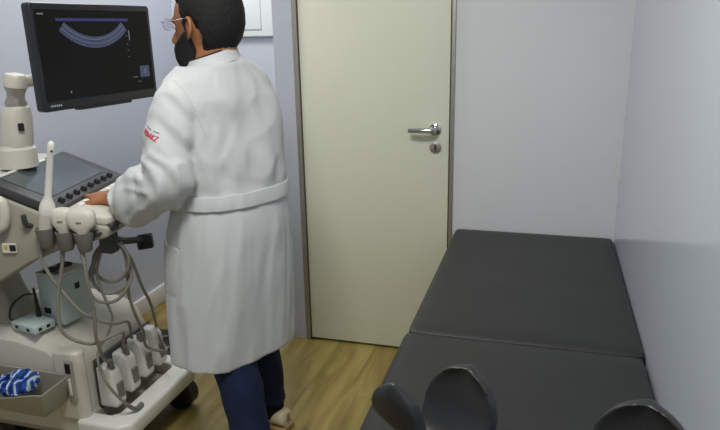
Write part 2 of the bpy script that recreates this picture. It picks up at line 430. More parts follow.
# console frame axes
e = V((-.23, .973, 0)).normalized(); g = V((.973, .23, 0)).normalized(); up = V((0, 0, 1))
OC = V((-1.526, 1.84, .957))
def CP(u, v, z): return OC+e*u+g*v+up*z            # u along the edge (near - , far +), v to the front
body = MB()
sec = [(.165, -.04), (.16, -.075), (.02, -.105), (-.12, -.165), (-.25, -.245), (-.37, -.29), (-.40, -.2), (-.40, .06), (-.36, .10), (-.215, .085), (0, -.012), (.15, -.035)]
body.loft([[CP(u, v*(1 if abs(u) < .2 else .985), z*(1 if abs(u) < .2 else .97)-.004) for v, z in sec] for u in (-.255, -.235, -.1, .1, .235, .255)])
body.build('console_body', M['cream2'], UM, bevel=.01)
# top shelf behind the touch panel
sh = MB().loft([[CP(u, v, z) for v, z in ((-.42, .095), (-.215, .092), (-.215, .104), (-.42, .112))] for u in (-.25, .25)]).build('console_shelf', M['cream'], UM, bevel=.006)
# touch panel, tilted
tn = V((g.x*.092, g.y*.092, .215)).normalized(); tdir = (g*-.215+up*.092).normalized()
TC = CP(0, -.107, .054)
tpn = plate(TC, (e, tdir, tn), .5, .245, .014, .03).build('touch_panel', M['dgrey'], UM, bevel=.006)
plate(TC+tn*.0155+tdir*.018, (e, tdir, tn), .40, .165, .004, .003).build('touch_glass', M['touch'], tpn)
plate(TC+tn*.0155-e*.13+tdir*.111, (e, tdir, tn), .19, .011, .003, .003).build('brand_strip', M['whitep'], tpn)
plate(TC+tn*.0155+e*.06+tdir*.111, (e, tdir, tn), .07, .011, .003, .003).build('brand_strip', M['whitep'], tpn)
for k in range(8):
    u = -.19+k*.052
    MB().lathe(TC+tn*.014+e*u-tdir*.098, tn, [(0, .012), (.012, .011), (.016, .008)], 16).build('rotary_knob', M['blackp'], tpn)
# control deck
dn = V((g.x*.12, g.y*.12, 1)).normalized(); dd = (g-dn*g.dot(dn)).normalized()
DCn = CP(0, .085, -.016)
dk = plate(DCn, (e, dd, dn), .49, .165, .025, .03).build('control_deck', M['cream'], UM, bevel=.008)
for r_, (vv, zz) in enumerate(((-.055, 0), (-.022, 0))):
    for k in range(9):
        if r_ and k < 5: continue                   # nothing under the resting hand
        plate(DCn+dn*.0155+e*(-.15+k*.042+.01*r_)+dd*vv, (e, dd, dn), .03, .022, .008, .014).build('key', M['whitep'], dk, bevel=.003)
MB().ball(DCn+dn*.016+e*.02+dd*.03, (.022,)*3).build('trackball', M['greyp'], dk)
for k in range(5):
    MB().lathe(DCn+dn*.013+e*(.08+k*.03)+dd*.03, dn, [(0, .01), (.012, .009), (.014, .006)], 14).build('rotary_knob', M['dgrey'], dk)
# underside front lip (dark)
MB().loft([[CP(u, v, z) for v, z in ((.05, -.10), (.165, -.055), (.172, -.035), (.16, -.03), (.03, -.04))] for u in (-.24, .24)]).build('deck_underside', M['dgrey'], UM, bevel=.006)
# left grab handle on the near side
hp = [CP(-.275, v, z) for v, z in ((-.155, .045), (-.185, .06), (-.32, .07), (-.38, .045), (-.38, -.02), (-.33, -.045), (-.19, -.038), (-.158, -.012))]
MB().tube(hp+[hp[0], hp[1]], .0165, 14).build('grab_handle', M['cream'], UM)
stk = plate(CP(-.262, -.165, -.105), (g, up, -e), .045, .032, .003, .004).build('round_sticker', M['whitep'], UM)
plate(CP(-.2642, -.153, -.105), (g, up, -e), .02, .02, .002, .003).build('sticker_symbol', M['blackp'], stk)
plate(CP(-.2642, -.175, -.102), (g, up, -e), .012, .014, .002, .003).build('sticker_symbol', M['yellow'], stk)
# monitor arm
ab = V((-1.73, 1.75, 1.122))
lean = V((.17, 0, 1))*.9
am = MB().lathe(ab, up, [(-.05, .06), (.012, .06), (.02, .05), (.03, .046)], 28).build('arm_base', M['cream'], UM)
ax3 = (V((.25, .97, 0)).normalized(), up, V((.97, -.25, 0)).normalized())
al = MB()
al.loft([[ab+lean*z+V((x, y, 0)) for x, y in rrect(w, w*1.0, w*.42, 6)] for z, w in ((.02, .09), (.035, .097), (.13, .093), (.165, .08), (.18, .05))]).build('arm_lower', M['cream'], UM)
plate(ab+lean*.10+V((.046, -.03, 0)), (V((.57, .82, 0)), up, V((.82, -.57, 0))), .018, .026, .003, .006).build('arm_button', M['blackp'], UM)
MB().lathe(ab+lean*.175, lean, [(0, .033), (.01, .034), (.025, .027), (.042, .028), (.06, .035), (.066, .035)], 24).build('arm_neck', M['steel'], UM, label='brushed metal arm neck')
MB().lathe(ab+lean*.24, lean, [(0, .033), (.004, .037), (.034, .037), (.044, .03), (.048, .01)], 24).build('arm_cap', M['cream'], UM)
# monitor
mu = V((.12, .993, 0)).normalized(); mn = V((.993, -.12, 0)).normalized()
MO = V((-1.492, 1.62, 1.435))+mu*.262
MW, MH = .516, .323
MB().tube([ab+lean*.262, ab+lean*.265+V((.03, .06, .0)), MO-mn*.05-up*.03], .02, 14).build('arm_upper', M['cream'], UM)
mon = plate(MO, (mu, up, mn), MW, MH, .012, .034).build('monitor', M['bezel'], UM, bevel=.005)
plate(MO-mn*.03, (mu, up, mn), .34, .22, .03, .04).build('monitor_back', M['dgrey'], mon, bevel=.008)
plate(MO+mn*.0175+up*.006, (mu, up, mn), .485, .272, .003, .002).build('screen', M['screen'], mon)
plate(MO+mn*.004-up*.163, (mu, up, mn), .24, .012, .004, .022).build('monitor_chin', M['blackp'], mon)
FZ = .0192
def scr(a, b, z=FZ): return MO+mn*z+mu*a+up*b      # a,b metres from the screen centre
def sprite(poly, name, m, z=FZ):
    mb = MB(); mb.loft([[scr(a, b, z+k) for a, b in poly] for k in (0, .0008)]); return mb.build(name, m, mon, smooth=False)
def arcband(c, r0, r1, a0, a1, n=24):
    return [(c[0]+r0*math.cos(a0+(a1-a0)*k/n), c[1]+r0*math.sin(a0+(a1-a0)*k/n)) for k in range(n+1)]+\
           [(c[0]+r1*math.cos(a1+(a0-a1)*k/n), c[1]+r1*math.sin(a1+(a0-a1)*k/n)) for k in range(n+1)]
def arc_strip(c, r0, r1, a0, a1, name, m, z=FZ, n=30):
    mb = MB()
    A = [a0+(a1-a0)*k/n for k in range(n+1)]
    rg = []
    for a in A:
        rg.append([scr(c[0]+r*math.cos(a), c[1]+r*math.sin(a), zz) for r, zz in ((r0, z), (r1, z), (r1, z+.0008), (r0, z+.0008))])
    mb.loft(rg); return mb.build(name, m, mon, smooth=False)
ac = (-.016, .245)
for k, (r0, r1, mm) in enumerate(((.186, .194, 'scan2'), (.194, .197, 'scan'), (.199, .206, 'scan2'), (.207, .210, 'scan'), (.212, .221, 'scan2'))):
    arc_strip(ac, r0, r1, PI*1.5-.72, PI*1.5+.72, 'echo_band', M[mm])
def rect(a0, b0, a1, b1): return [(a0, b0), (a1, b0), (a1, b1), (a0, b1)]
sprite(rect(-.17, .108, .14, .117), 'menu_bar', M['bar'])
sprite(rect(.137, .045, .141, .078), 'grey_scale', M['icon'])
for b in (.058, .03, .01, -.012): sprite(rect(.125, b, .129, b+.003), 'depth_mark', M['icon'])
sprite(rect(-.16, .083, -.152, .088), 'probe_mark', M['scan2'])
sprite(rect(.175, -.085, .222, -.045), 'thumbnail', M['scan2'])
sprite(rect(.197, -.072, .204, -.055), 'thumbnail_mark', M['scan'], FZ+.001)
sprite(rect(.135, -.083, .16, -.081), 'status_line', M['icon'])
sprite(rect(.16, -.1, .176, -.098), 'status_line', M['icon'])
sprite(rect(-.15, -.112, -.146, -.104), 'cursor', M['icon'])
for k in range(6): sprite(rect(-.235+k*.0075, -.1475, -.230+k*.0075, -.141), 'maker_mark', M['logo'])
for k in range(4): sprite(rect(-.235+k*.006, .127, -.231+k*.006, .131), 'maker_mark', M['logo'])
# probe holders on the near front corner
hold = [(-1.492, 1.565, .905), (-1.43, 1.578, .895), (-1.368, 1.585, .893)]
MB().tube([CP(-.24, .02, -.05), V((-1.50, 1.60, .91)), V((-1.42, 1.612, .90)), V((-1.345, 1.625, .897)), CP(-.2, .165, -.05)], .012, 10).build('holder_rail', M['dgrey'], UM)
for h_ in hold:
    h_ = V(h_); cu = MB()
    cu.loft([[h_+V((math.cos(2*PI*k/20)*r, math.sin(2*PI*k/20)*r, z)) for k in range(20)] for z, r in ((-.045, .017), (-.04, .021), (.012, .029), (.018, .03), (.018, .025), (.01, .023), (-.03, .014))])
    cup = cu.build('probe_holder', M['greyp'], UM)
    MB().box((h_.x-.012, h_.y+.02, h_.z-.02), (h_.x+.012, h_.y+.05, h_.z+.012)).build('holder_bracket', M['dgrey'], cup, bevel=.003)
MB().tube([(-1.545, 1.60, .93), (-1.553, 1.565, .925), (-1.553, 1.552, .945), (-1.552, 1.55, .965)], .0085, 10).build('gel_hook', M['dgrey'], UM)
# cable hook and arm under the deck
MB().box((-1.405, 1.69, .80), (-1.355, 1.735, .875)).build('cable_hook', M['dgrey'], UM, bevel=.008)
MB().tube([(-1.37, 1.73, .84), (-1.372, 1.79, .815), (-1.355, 1.86, .80)], [.013, .012, .012], 10).build('hook_arm', M['dgrey'], UM)
MB().obox((-1.35, 1.865, .79), ((.9, .4, .1), (-.4, .9, 0), (-.1, 0, .99)), (.055, .035, .05)).build('pedal_pad', M['blackp'], UM, bevel=.006)

# ------------------------------------------------------------------ transducers with cables and connectors
CA = [(-1.492, 1.565, .88), (-1.515, 1.57, .86), (-1.52, 1.56, .822), (-1.495, 1.56, .759), (-1.454, 1.57, .69), (-1.419, 1.59, .629), (-1.376, 1.63, .583), (-1.37, 1.68, .555), (-1.40, 1.78, .51), (-1.455, 1.86, .40)]
CB = [(-1.43, 1.578, .875), (-1.446, 1.575, .85), (-1.451, 1.57, .807), (-1.472, 1.55, .69), (-1.472, 1.54, .6), (-1.45, 1.55, .555), (-1.405, 1.58, .524), (-1.391, 1.62, .516), (-1.367, 1.7, .513), (-1.42, 1.765, .44), (-1.455, 1.80, .385)]
CC = [(-1.368, 1.585, .875), (-1.377, 1.58, .85), (-1.367, 1.57, .804), (-1.364, 1.57, .73), (-1.366, 1.58, .65), (-1.378, 1.585, .552), (-1.385, 1.61, .47), (-1.42, 1.66, .42), (-1.455, 1.72, .375)]
def transducer(kind, h_, cab, conn, label):
    h_ = V(h_)
    t = thing('transducer', h_, label, 'ultrasound probe', 'ultrasound probes in the holders')
    if kind == 'wand':
        tp_ = V((-1.418, 1.56, 1.176)); ax = tp_-h_; L = ax.length; ax.normalize()
        MB().lathe(h_-ax*.03, ax, [(0, .012), (.01, .019), (.05, .0225), (.085, .0235), (.1, .0235)], 20).build('handle', M['cream'], t)
        MB().lathe(h_+ax*.0705, ax, [(0, .0235), (.015, .0235), (.03, .021), (.045, .014), (.06, .0105), (.19, .0095), (.2, .0105), (.222, .0105), (.231, .008), (.235, .003)], 20).build('probe_shaft', M['whitep'], t)
        MB().lathe(h_+ax*.275, V((.8, -.6, 0)), [(0, .001), (.0108, .004), (.0115, .003)], 10).build('lens_dot', M['dgrey'], t)
    else:
        w, dz = (.044, .075) if kind == 'wide' else (.034, .07)
        a1 = V((.95, .3, 0)).normalized(); a2 = V((-.3, .95, 0)).normalized()
        rg = []
        for z, wx, wy in ((-.03, .012, .012), (-.01, .017, .016), (.02, .02, .018), (.032, w*.75, .022), (.045, w, .024), (.068, w*1.03, .024), (.082, w*.95, .021), (.09, w*.72, .015), (.094, w*.3, .006)):
            rg.append([h_+up*z+a1*math.copysign(abs(math.cos(q))**.75, math.cos(q))*wx+a2*math.copysign(abs(math.sin(q))**.75, math.sin(q))*wy for q in [2*PI*k/28 for k in range(28)]])
        MB().loft(rg).build('handle', M['cream'], t)
        MB().obox(h_+up*.055-a2*.0245, (a1, a2, up), (.016, .003, .004)).build('orientation_mark', M['greyp'], t)
    cb = MB().tube(cab, .0056, 9).build('cable', M['cable'], t)
    MB().tube([V(cab[0])+up*.005, V(cab[1]), V(cab[2])], [.009, .008, .006], 10).build('strain_relief', M['greyp'], cb)
    # connector block plugged in the front of the cart
    y, dz = conn
    cn = MB().prism([(-1.497, .205+dz), (-1.425, .205+dz), (-1.418, .225+dz), (-1.432, .34+dz), (-1.455, .362+dz), (-1.497, .362+dz)], 'y', y-.026, y+.026).build('connector', M['whitep'], t, bevel=.008)
    MB().box((-1.427, y-.015, .24+dz), (-1.416, y+.015, .30+dz)).build('lock_tab', M['greyp'], cn, bevel=.003)
    MB().tube([(-1.45, y, .35+dz), (-1.452, y, .385+dz)], [.014, .009], 12, False).build('boot', M['greyp'], cn)
    return t
transducer('wand', hold[0], CA, (1.90, .02), 'white stick-shaped probe with a round bulb standing in the leftmost holder')
transducer('narrow', hold[1], CB, (1.81, .01), 'narrow cream probe head half hidden between the stick probe and the wide one')
transducer('wide', hold[2], CC, (1.72, .0), 'wide cream curved probe head in the holder nearest the man’s hand')
# fourth cable, coiled on the hook
cc = thing('coiled_cable', (-1.38, 1.72, .8), 'grey probe cable coiled in loops over the dark hook under the console', 'cable')
R1 = [(-1.378, 1.72, .833), (-1.338, 1.72, .823), (-1.318, 1.72, .789), (-1.324, 1.72, .745), (-1.355, 1.72, .706), (-1.4, 1.72, .688), (-1.441, 1.72, .698), (-1.462, 1.72, .733), (-1.455, 1.722, .778), (-1.422, 1.726, .817), (-1.385, 1.73, .838)]
S1 = [(-1.385, 1.73, .838), (-1.44, 1.70, .768), (-1.47, 1.69, .682), (-1.447, 1.69, .629), (-1.391, 1.7, .623), (-1.346, 1.71, .657), (-1.324, 1.735, .72), (-1.348, 1.74, .8), (-1.38, 1.715, .845)]
S1b = [(-1.38, 1.715, .845), (-1.43, 1.70, .78), (-1.452, 1.695, .70), (-1.42, 1.70, .655), (-1.37, 1.715, .66), (-1.335, 1.74, .70), (-1.34, 1.75, .77), (-1.369, 1.745, .835)]
S2 = [(-1.369, 1.745, .835), (-1.343, 1.74, .772), (-1.35, 1.74, .64), (-1.356, 1.77, .543), (-1.372, 1.82, .459), (-1.41, 1.88, .36), (-1.375, 1.93, .32), (-1.40, 1.985, .30), (-1.44, 1.99, .36)]
S4 = [(-1.394, 1.7, .83), (-1.425, 1.69, .741), (-1.422, 1.69, .683), (-1.409, 1.7, .61), (-1.408, 1.71, .557), (-1.43, 1.70, .494), (-1.455, 1.69, .455), (-1.45, 1.66, .418)]
MB().tube(R1+S1[1:]+S1b[1:]+S2[1:], .0056, 9).build('cable', M['cable'], cc)
c4 = MB().prism([(-1.497, .225), (-1.425, .225), (-1.418, .245), (-1.432, .36), (-1.455, .382), (-1.497, .382)], 'y', 1.964, 2.016).build('connector', M['whitep'], cc, bevel=.008)
MB().box((-1.427, 1.975, .26), (-1.416, 2.005, .32)).build('lock_tab', M['greyp'], c4, bevel=.003)
lc = thing('hanging_cable', (-1.38, 1.7, .83), 'thin grey cable hanging from the hook with its plug lying on the white foot bar', 'cable')
MB().tube(S4+[(-1.41, 1.635, .36), (-1.385, 1.64, .31), (-1.36, 1.66, .26), (-1.352, 1.70, .2125)], .005, 9).build('cable', M['cable'], lc)
MB().tube([(-1.36, 1.67, .243), (-1.352, 1.70, .2125), (-1.352, 1.735, .2115)], [.006, .0095, .0095], 10).build('plug', M['greyp'], lc)
fc = thing('foot_cable', (-1.34, 1.76, .8), 'grey cable running from the hook down behind the cart to the floor', 'cable')
MB().tube([(-1.372, 1.738, .835), (-1.34, 1.76, .765), (-1.339, 1.8, .648), (-1.40, 1.93, .49), (-1.55, 2.15, .2), (-1.68, 2.3, .02), (-1.74, 2.38, .0075)], .0056, 9).build('cable', M['cable'], fc)

# ------------------------------------------------------------------ things on the hood and in the tray
gw = thing('gel_warmer', (-1.645, 1.815, .505), 'white box with two round cup holes standing on the cart hood', 'gel warmer')
gx = (V((.99, -.12, 0)).normalized(), V((.12, .99, 0)).normalized(), up)
GC = V((-1.66, 1.785, .5945))
wb = MB().obox(GC, gx, (.11, .13, .185)).build('warmer_body', M['paleblue'], gw, bevel=.006)
MB().obox(GC+up*.094, gx, (.112, .132, .006)).build('warmer_lid', M['whitep'], gw, bevel=.003)
for k in (-.03, .03):
    hb = MB(); hb.lathe(GC+up*.0965+gx[1]*k-gx[0]*.014, up, [(0, .027), (.004, .027), (.004, .023), (.0015, .022), (.0012, .002)], 28); hb.build('cup_hole', M['dgrey'], wb)
MB().lathe(GC+up*.097-gx[1]*.045+gx[0]*.03, up, [(0, .01), (.003, .01)], 16).build('lid_button', M['greyp'], wb)
MB().obox(GC+gx[0]*.056+gx[1]*.01+up*.035, gx, (.004, .018, .022)).build('power_switch', M['blackp'], wb)
MB().obox(GC-gx[1]*.0655+gx[0]*(-.02)-up*.045, gx, (.03, .004, .02)).build('socket', M['blackp'], wb)
rt = thing('wireless_box', (-1.75, 1.70, .5), 'small pale box with a black stub antenna on the cart hood', 'wireless adapter')
rx = (V((.97, -.2, 0)).normalized(), V((.2, .97, 0)).normalized(), up)
RC = V((-1.712, 1.672, .519))
rb = MB().obox(RC, rx, (.125, .085, .03)).build('adapter_case', M['paleblue'], rt, bevel=.005)
for k in (-.03, .03): MB().obox(RC-rx[1]*.0435+rx[0]*k, rx, (.014, .003, .010)).build('port', M['blackp'], rb)
for k in (-.02, .012): MB().obox(RC+rx[0]*.0635+rx[1]*k, rx, (.003, .012, .010)).build('port', M['blackp'], rb)
MB().lathe(RC+rx[1]*.03-rx[0]*.005+up*.014, V((-.05, 0, 1)), [(0, .009), (.02, .009), (.06, .0065), (.105, .0045), (.11, .003)], 14).build('antenna', M['blackp'], rt)
MB().tube([RC-rx[0]*.064-rx[1]*.02, RC-rx[0]*.1-rx[1]*.02+up*.01, RC-rx[0]*.105-rx[1]*.0+up*.05, RC-rx[0]*.06+rx[1]*.02+up*.09, RC-rx[0]*.012+rx[1]*.028+up*.1], .0035, 8).build('cable', M['bcable'], rt)
# crumpled packets
def packet(c, sx, sy, sz, rot, seed, label):
    t = thing('plastic_packet', c, label, 'packet', 'packets in the side tray')
    a = V((math.cos(rot), math.sin(rot), .0)); b = V((-math.sin(rot)*.8, math.cos(rot)*.8, .6)).normalized(); n_ = a.cross(b)
    mb = MB(); nu, nv = 40, 32; C_ = V(c)
    rings = []
    for i in range(nu+1):
        u = -1+2*i/nu; ring = []
        pinch = .35+.65*(1-abs(u)**3)
        for k in range(nv):
            q = 2*PI*k/nv
            p = C_+a*u*sx+b*math.cos(q)*sy*pinch+n_*math.sin(q)*sz*pinch
            w = noise.noise_vector(p*28+V((seed, 0, 0)))*.016+noise.noise_vector(p*75+V((0, seed, 0)))*.007
            ring.append(p+w)
        rings.append(ring)
    mb.loft(rings)
    mb.build('wrapper', M['film'], t)
packet((-1.66, 1.535, .372), .05, .045, .028, 1.15, 2.0, 'crumpled blue and white packet, the right one standing tallest in the side tray')
packet((-1.725, 1.525, .357), .045, .03, .022, 1.9, 5.2, 'crumpled blue packet in the middle of the side tray')
packet((-1.83, 1.525, .352), .07, .035, .022, .2, 9.4, 'pale and blue packet lying flat at the left of the side tray')
# dark box on the floor behind the foot
bb = thing('power_box', (-1.72, 2.42, 0), 'flat black box on the floor by the far front corner of the cart', 'power box')
MB().box((-1.93, 2.31, 0), (-1.62, 2.54, .075)).build('box_body', M['blackp'], bb, bevel=.01)
MB().tube([(-1.62, 2.36, .085), (-1.68, 2.35, .085), (-1.75, 2.40, .087), (-1.70, 2.46, .085), (-1.63, 2.42, .085)], .005, 8).build('cord', M['cable'], bb)

# ------------------------------------------------------------------ the man
PX, PY = -1.0, 1.90
MAN = thing('person', (-.98, 1.89, 0), 'person in a white lab coat and blue jeans, back turned, hand on the console', 'person')
AZ = math.radians(64); F = V((-math.sin(AZ), math.cos(AZ), 0)); Lf = V((-math.cos(AZ), -math.sin(AZ), 0))
HS = 1.12
HC = V((-1.060, 1.91, 1.520))
ha = math.radians(82)
hf = V((-math.sin(ha)*.97, math.cos(ha)*.97, -.05)).normalized(); hl = V((-math.cos(ha), -math.sin(ha), 0)).normalized(); hu = hf.cross(hl) if hf.cross(hl).z > 0 else -hf.cross(hl)
HX = (hf, hl, hu)
def ell(d, c, r):                                  # ray from 0 along d against an ellipsoid
    A = sum((d[i]/r[i])**2 for i in range(3)); B = sum(-2*d[i]*c[i]/r[i]**2 for i in range(3)); Cc = sum((c[i]/r[i])**2 for i in range(3))-1
    D = B*B-4*A*Cc
    return (-B+math.sqrt(D))/(2*A) if D > 0 else 0
def head_r(d):
    a = ell(d, (-.004, 0, .022), (.098, .077, .1)); b = ell(d, (.03, 0, -.045), (.064, .057, .075))
    k = 24; return math.log(math.exp(a*k*4)+math.exp(b*k*4))/(k*4) if max(a, b) > 0 else .05
def sph_shell(fun, nu=96, nv=64):
    mb = MB(); rg = []
    for j in range(1, nv):
        ph = -PI/2+PI*j/nv
        rg.append([HC+sum((HX[i]*(fun(d)*d[i]*HS) for i in range(3)), V((0, 0, 0))) for d in [V((math.cos(ph)*math.cos(2*PI*k/nu), math.cos(ph)*math.sin(2*PI*k/nu), math.sin(ph))) for k in range(nu)]])
    return mb.loft(rg)
def hw(f, l, u): return HC+(hf*f+hl*l+hu*u)*HS
sm = lambda a, b, x: 0 if x <= a else 1 if x >= b else ((x-a)/(b-a))**2*(3-2*(x-a)/(b-a))

# --- body: one skin, fused
hip_z = .90
Sl, El, Wl = V((-1.09, 1.755, 1.31)), V((-1.13, 1.685, 1.095)), V((-1.374, 1.756, .972))
Sr, Er, Wr = V((-.985, 2.03, 1.31)), V((-1.10, 2.10, 1.10)), V((-1.27, 2.06, .98))
FL, FR = V((-.905, 1.735, .075)), V((-.975, 2.02, .075))
KL, KR = V((-1.005, 1.79, .47)), V((-1.02, 2.0, .47))
HLp, HRp = V((-1.035, 1.81, .88)), V((-.965, 1.98, .88))
bd = sph_shell(head_r, 64, 44)
bd.tube([hw(-.03, 0, -.02), hw(-.03, 0, -.06), V((-1.045, 1.905, 1.41)), V((-1.04, 1.9, 1.35))], [.058, .062, .066, .09], 20)
def ring_el(c, a, b, n=32, fx=F, lx=Lf): return [V(c)+lx*math.cos(2*PI*k/n)*a+fx*math.sin(2*PI*k/n)*b for k in range(n)]
bd.loft([ring_el((-1.04, 1.9, 1.385), .07, .06), ring_el((-1.04, 1.9, 1.34), .14, .08), ring_el((-1.035, 1.9, 1.25), .16, .1), ring_el((-1.01, 1.9, 1.08), .14, .095), ring_el((-1.0, 1.895, .93), .16, .11), ring_el((-1.0, 1.895, .82), .15, .1)])
for A, B, C_ in ((Sl, El, Wl), (Sr, Er, Wr)): bd.tube([A, (A+B)/2, B, (B+C_)/2, C_], [.048, .05, .043, .04, .029], 16)
for A, B, C_, s in ((HLp, KL, FL, 1), (HRp, KR, FR, -1)): bd.tube([A, (A+B)/2, B, B+(C_-B)*.35, C_], [.085, .075, .056, .055, .038], 18)
# feet inside the shoes
for A in (FL, FR): bd.tube([A+V((.04, -.01, -.03)), A+V((-.05, .02, -.035)), A+V((-.17, .05, -.05))], [.034, .034, .022], 12)
# ears, nose, brow
for s in (1, -1):
    ec = hw(-.002, s*.078, -.005)
    eu = (hu*.97-hf*.15).normalized(); eo = (hl*s*.8-hf*.5).normalized(); en = eu.cross(eo)
    r = bd
    r.tube([ec+eu*(.03*math.cos(q))+(-hf*.018*math.sin(q)*.9)+hl*s*(.012+.006*math.sin(q)) for q in [PI*.9*k/8-.35 for k in range(9)]], .0062, 8)
    r.ball(ec+hl*s*.004, (.006, .017, .026), (eo, (-hf+hl*s*.4).normalized(), eu), 12, 8)
    r.ball(ec-eu*.026+hl*s*.005, (.006, .009, .01), (eo, hf, eu), 10, 8)
bd.tube([hw(.093, 0, .008), hw(.106, 0, -.015), hw(.117, 0, -.033), hw(.098, 0, -.042)], [.008, .011, .0135, .012], 12)
bd.tube([hw(.083, .045, .022), hw(.096, 0, .026), hw(.083, -.045, .022)], [.007, .01, .007], 10)
bd.tube([hw(.078, .024, -.066), hw(.092, 0, -.065), hw(.078, -.024, -.066)], [.006, .009, .006], 10)
# hands
def hand(W, hdir, side, ndn):
    K = 1.13
    h = V(hdir).normalized(); n_ = V(ndn).normalized(); n_ = (n_-h*h.dot(n_)).normalized(); lat = h.cross(n_)*side
    # palm as a row of overlapping chains (keeps the knuckle arch)
    rg = []
    for t, w, th in ((-.03, .024, .02), (0, .027, .02), (.03, .036, .019), (.06, .041, .017), (.082, .041, .014), (.092, .037, .009)):
        rg.append([W+(h*t+lat*math.cos(2*PI*k/20)*w+n_*math.sin(2*PI*k/20)*th)*K for k in range(20)])
    bd.loft(rg)
    for k, (o_, ln) in enumerate(((-.031, .07), (-.0105, .08), (.0105, .075), (.031, .058))):
        ln *= K; k0 = W+(h*.07+lat*o_)*K
        k1 = W+(h*(.092)+lat*o_*1.05+n_*.004)*K
        k2 = k1+(h*.82-n_*.45).normalized()*ln*.46
        k3 = k2+(h*.45-n_*.9).normalized()*ln*.32
        k4 = k3+(h*.1-n_*1).normalized()*ln*.24
        bd.tube([k0, k1, k2, k3, k4], [.0095, .0095, .0085, .008, .0062], 12)
    t0, t1, t2, t3 = [W+(h*a_+lat*b_+n_*c_)*K for a_, b_, c_ in ((.018, -.022, 0), (.045, -.05, -.006), (.075, -.057, -.016), (.097, -.052, -.022))]
    bd.tube([t0, t1, t2, t3], [.012, .0115, .0095, .007], 12)
    return lat, n_
latL, nL = hand(Wl, (-.9, .42, -.02), 1, (0, 0, 1))
hand(Wr, (-.9, -.1, -.3), -1, (0, 0, 1))
body_o = bd.build('body', M['skin'], MAN, mods=remesh(.0052, 3, .5))
# ring on the finger
hL = V((-.9, .42, -.02)).normalized()
rc = Wl+hL*.120+latL*.0119+nL*(-.003)
MB().tube([rc+(latL*math.cos(q)+nL*math.sin(q))*.0112 for q in [2*PI*k/16 for k in range(18)]], .0022, 8).build('finger_ring', M['gold'], MAN, label='gold ring on the hand')
for s in (1, -1):
    ey = MB().ball(hw(.078, s*.032, .004), (.013,)*3, HX, 16, 10).build('eye', M['eye'], MAN)
    MB().ball(hw(.0885, s*.032, .004), (.004, .006, .006), HX, 12, 8).build('iris', M['hair'], ey)
# hair
def hair_zone(d):
    r = head_r(d); f, l, u = d[0]*r, d[1]*r, d[2]*r
    top = sm(.035, .062, u-.35*max(0, f)) if f > .02 else 1
    side = sm(-.03, -.012, -f+.02) if u < .05 else 1
    low = sm(-.095, -.07, u) if f < -.03 else sm(-.045, .01, u+.3*f)
    ear = 1-sm(.0, 1, 1-math.hypot((f+.002)/.03, (u+.008)/.045)) if abs(l) > .04 else 1
    z = min(1, max(0, min(top, max(side, sm(.03, .05, u)), low, ear)))
    return z
def hair_r(d):
    z = hair_zone(d); r = head_r(d)
    nz = noise.noise(V(d)*16)*.0025+noise.noise(V((d[0]*60, d[1]*60, d[2]*14)))*.0016
    vol = .013+.008*sm(.2, .9, d[2])+.004*sm(0, .8, -d[0])
    return r-.018+z*(.018+vol)+nz*z
hb = sph_shell(hair_r, 120, 84)
rgn = []
for t in range(13):                                  # nape: hair running down the back of the neck
    k = t/12; cz = .0-.105*k
    c0 = hw(-.031+.012*k, 0, cz); R_ = .072-.001*k-.009*k**2
    rgn.append([c0+(-hf*(math.cos(q)*R_ if math.cos(q) > 0 else math.cos(q)*.02)+hl*math.sin(q)*R_*(1.0-.1*k)) for q in [2*PI*j/28 for j in range(28)]])
hb.loft(rgn)
hb.build('hair', M['hair'], MAN, mods=remesh(.0042, 2, .45))
# beard
def beard_r(d):
    r = head_r(d); f, l, u = d[0]*r, d[1]*r, d[2]*r
    z = sm(.028, .0, u+.012+max(0, f-.035)*.62)*0 + (1-sm(-.022, -.002, u+max(0, f-.03)*.55))
    z *= sm(-.012, .012, f-.004+.25*min(0, u+.03)*0)
    burn = (1-sm(.03, .045, u))*sm(.004, .014, f)*(1-sm(.028, .045, f))*sm(.03, .05, abs(l))
    z = max(z, burn*.55)
    nz = noise.noise(V(d)*40)*.002
    return r-.016+z*(.016+.009+.014*sm(.02, .09, -u))+nz*z
sph_shell(beard_r, 110, 76).build('beard', M['hair'], MAN, mods=remesh(.0042, 2, .4))
# glasses
gl = MB()
for s in (1, -1):
    rim = [hw(.115-.006*abs(math.cos(q)), s*(.033+.022*math.cos(q)), .012+.0155*math.sin(q)) for q in [2*PI*k/20 for k in range(22)]]
    gl.tube(rim, .0009, 6)
    gl.tube([hw(.108, s*.054, .017), hw(.1, s*.07, .018), hw(.05, s*.079, .018), hw(.0, s*.085, .02), hw(-.012, s*.083, .004)], .0012, 6)
gl.tube([hw(.116, .011, .014), hw(.119, 0, .017), hw(.116, -.011, .014)], .001, 6)
glo = gl.build('glasses', M['chrome'], MAN, label='thin metal rimmed glasses')
for s in (1, -1):
    lm = MB(); lm.loft([[hw(.1145-.006*abs(math.cos(q))+dz, s*(.033+.0215*math.cos(q)), .012+.015*math.sin(q)) for q in [2*PI*k/20 for k in range(20)]] for dz in (-.0006, .0006)])
    lm.build('lens', M['lens'], glo)

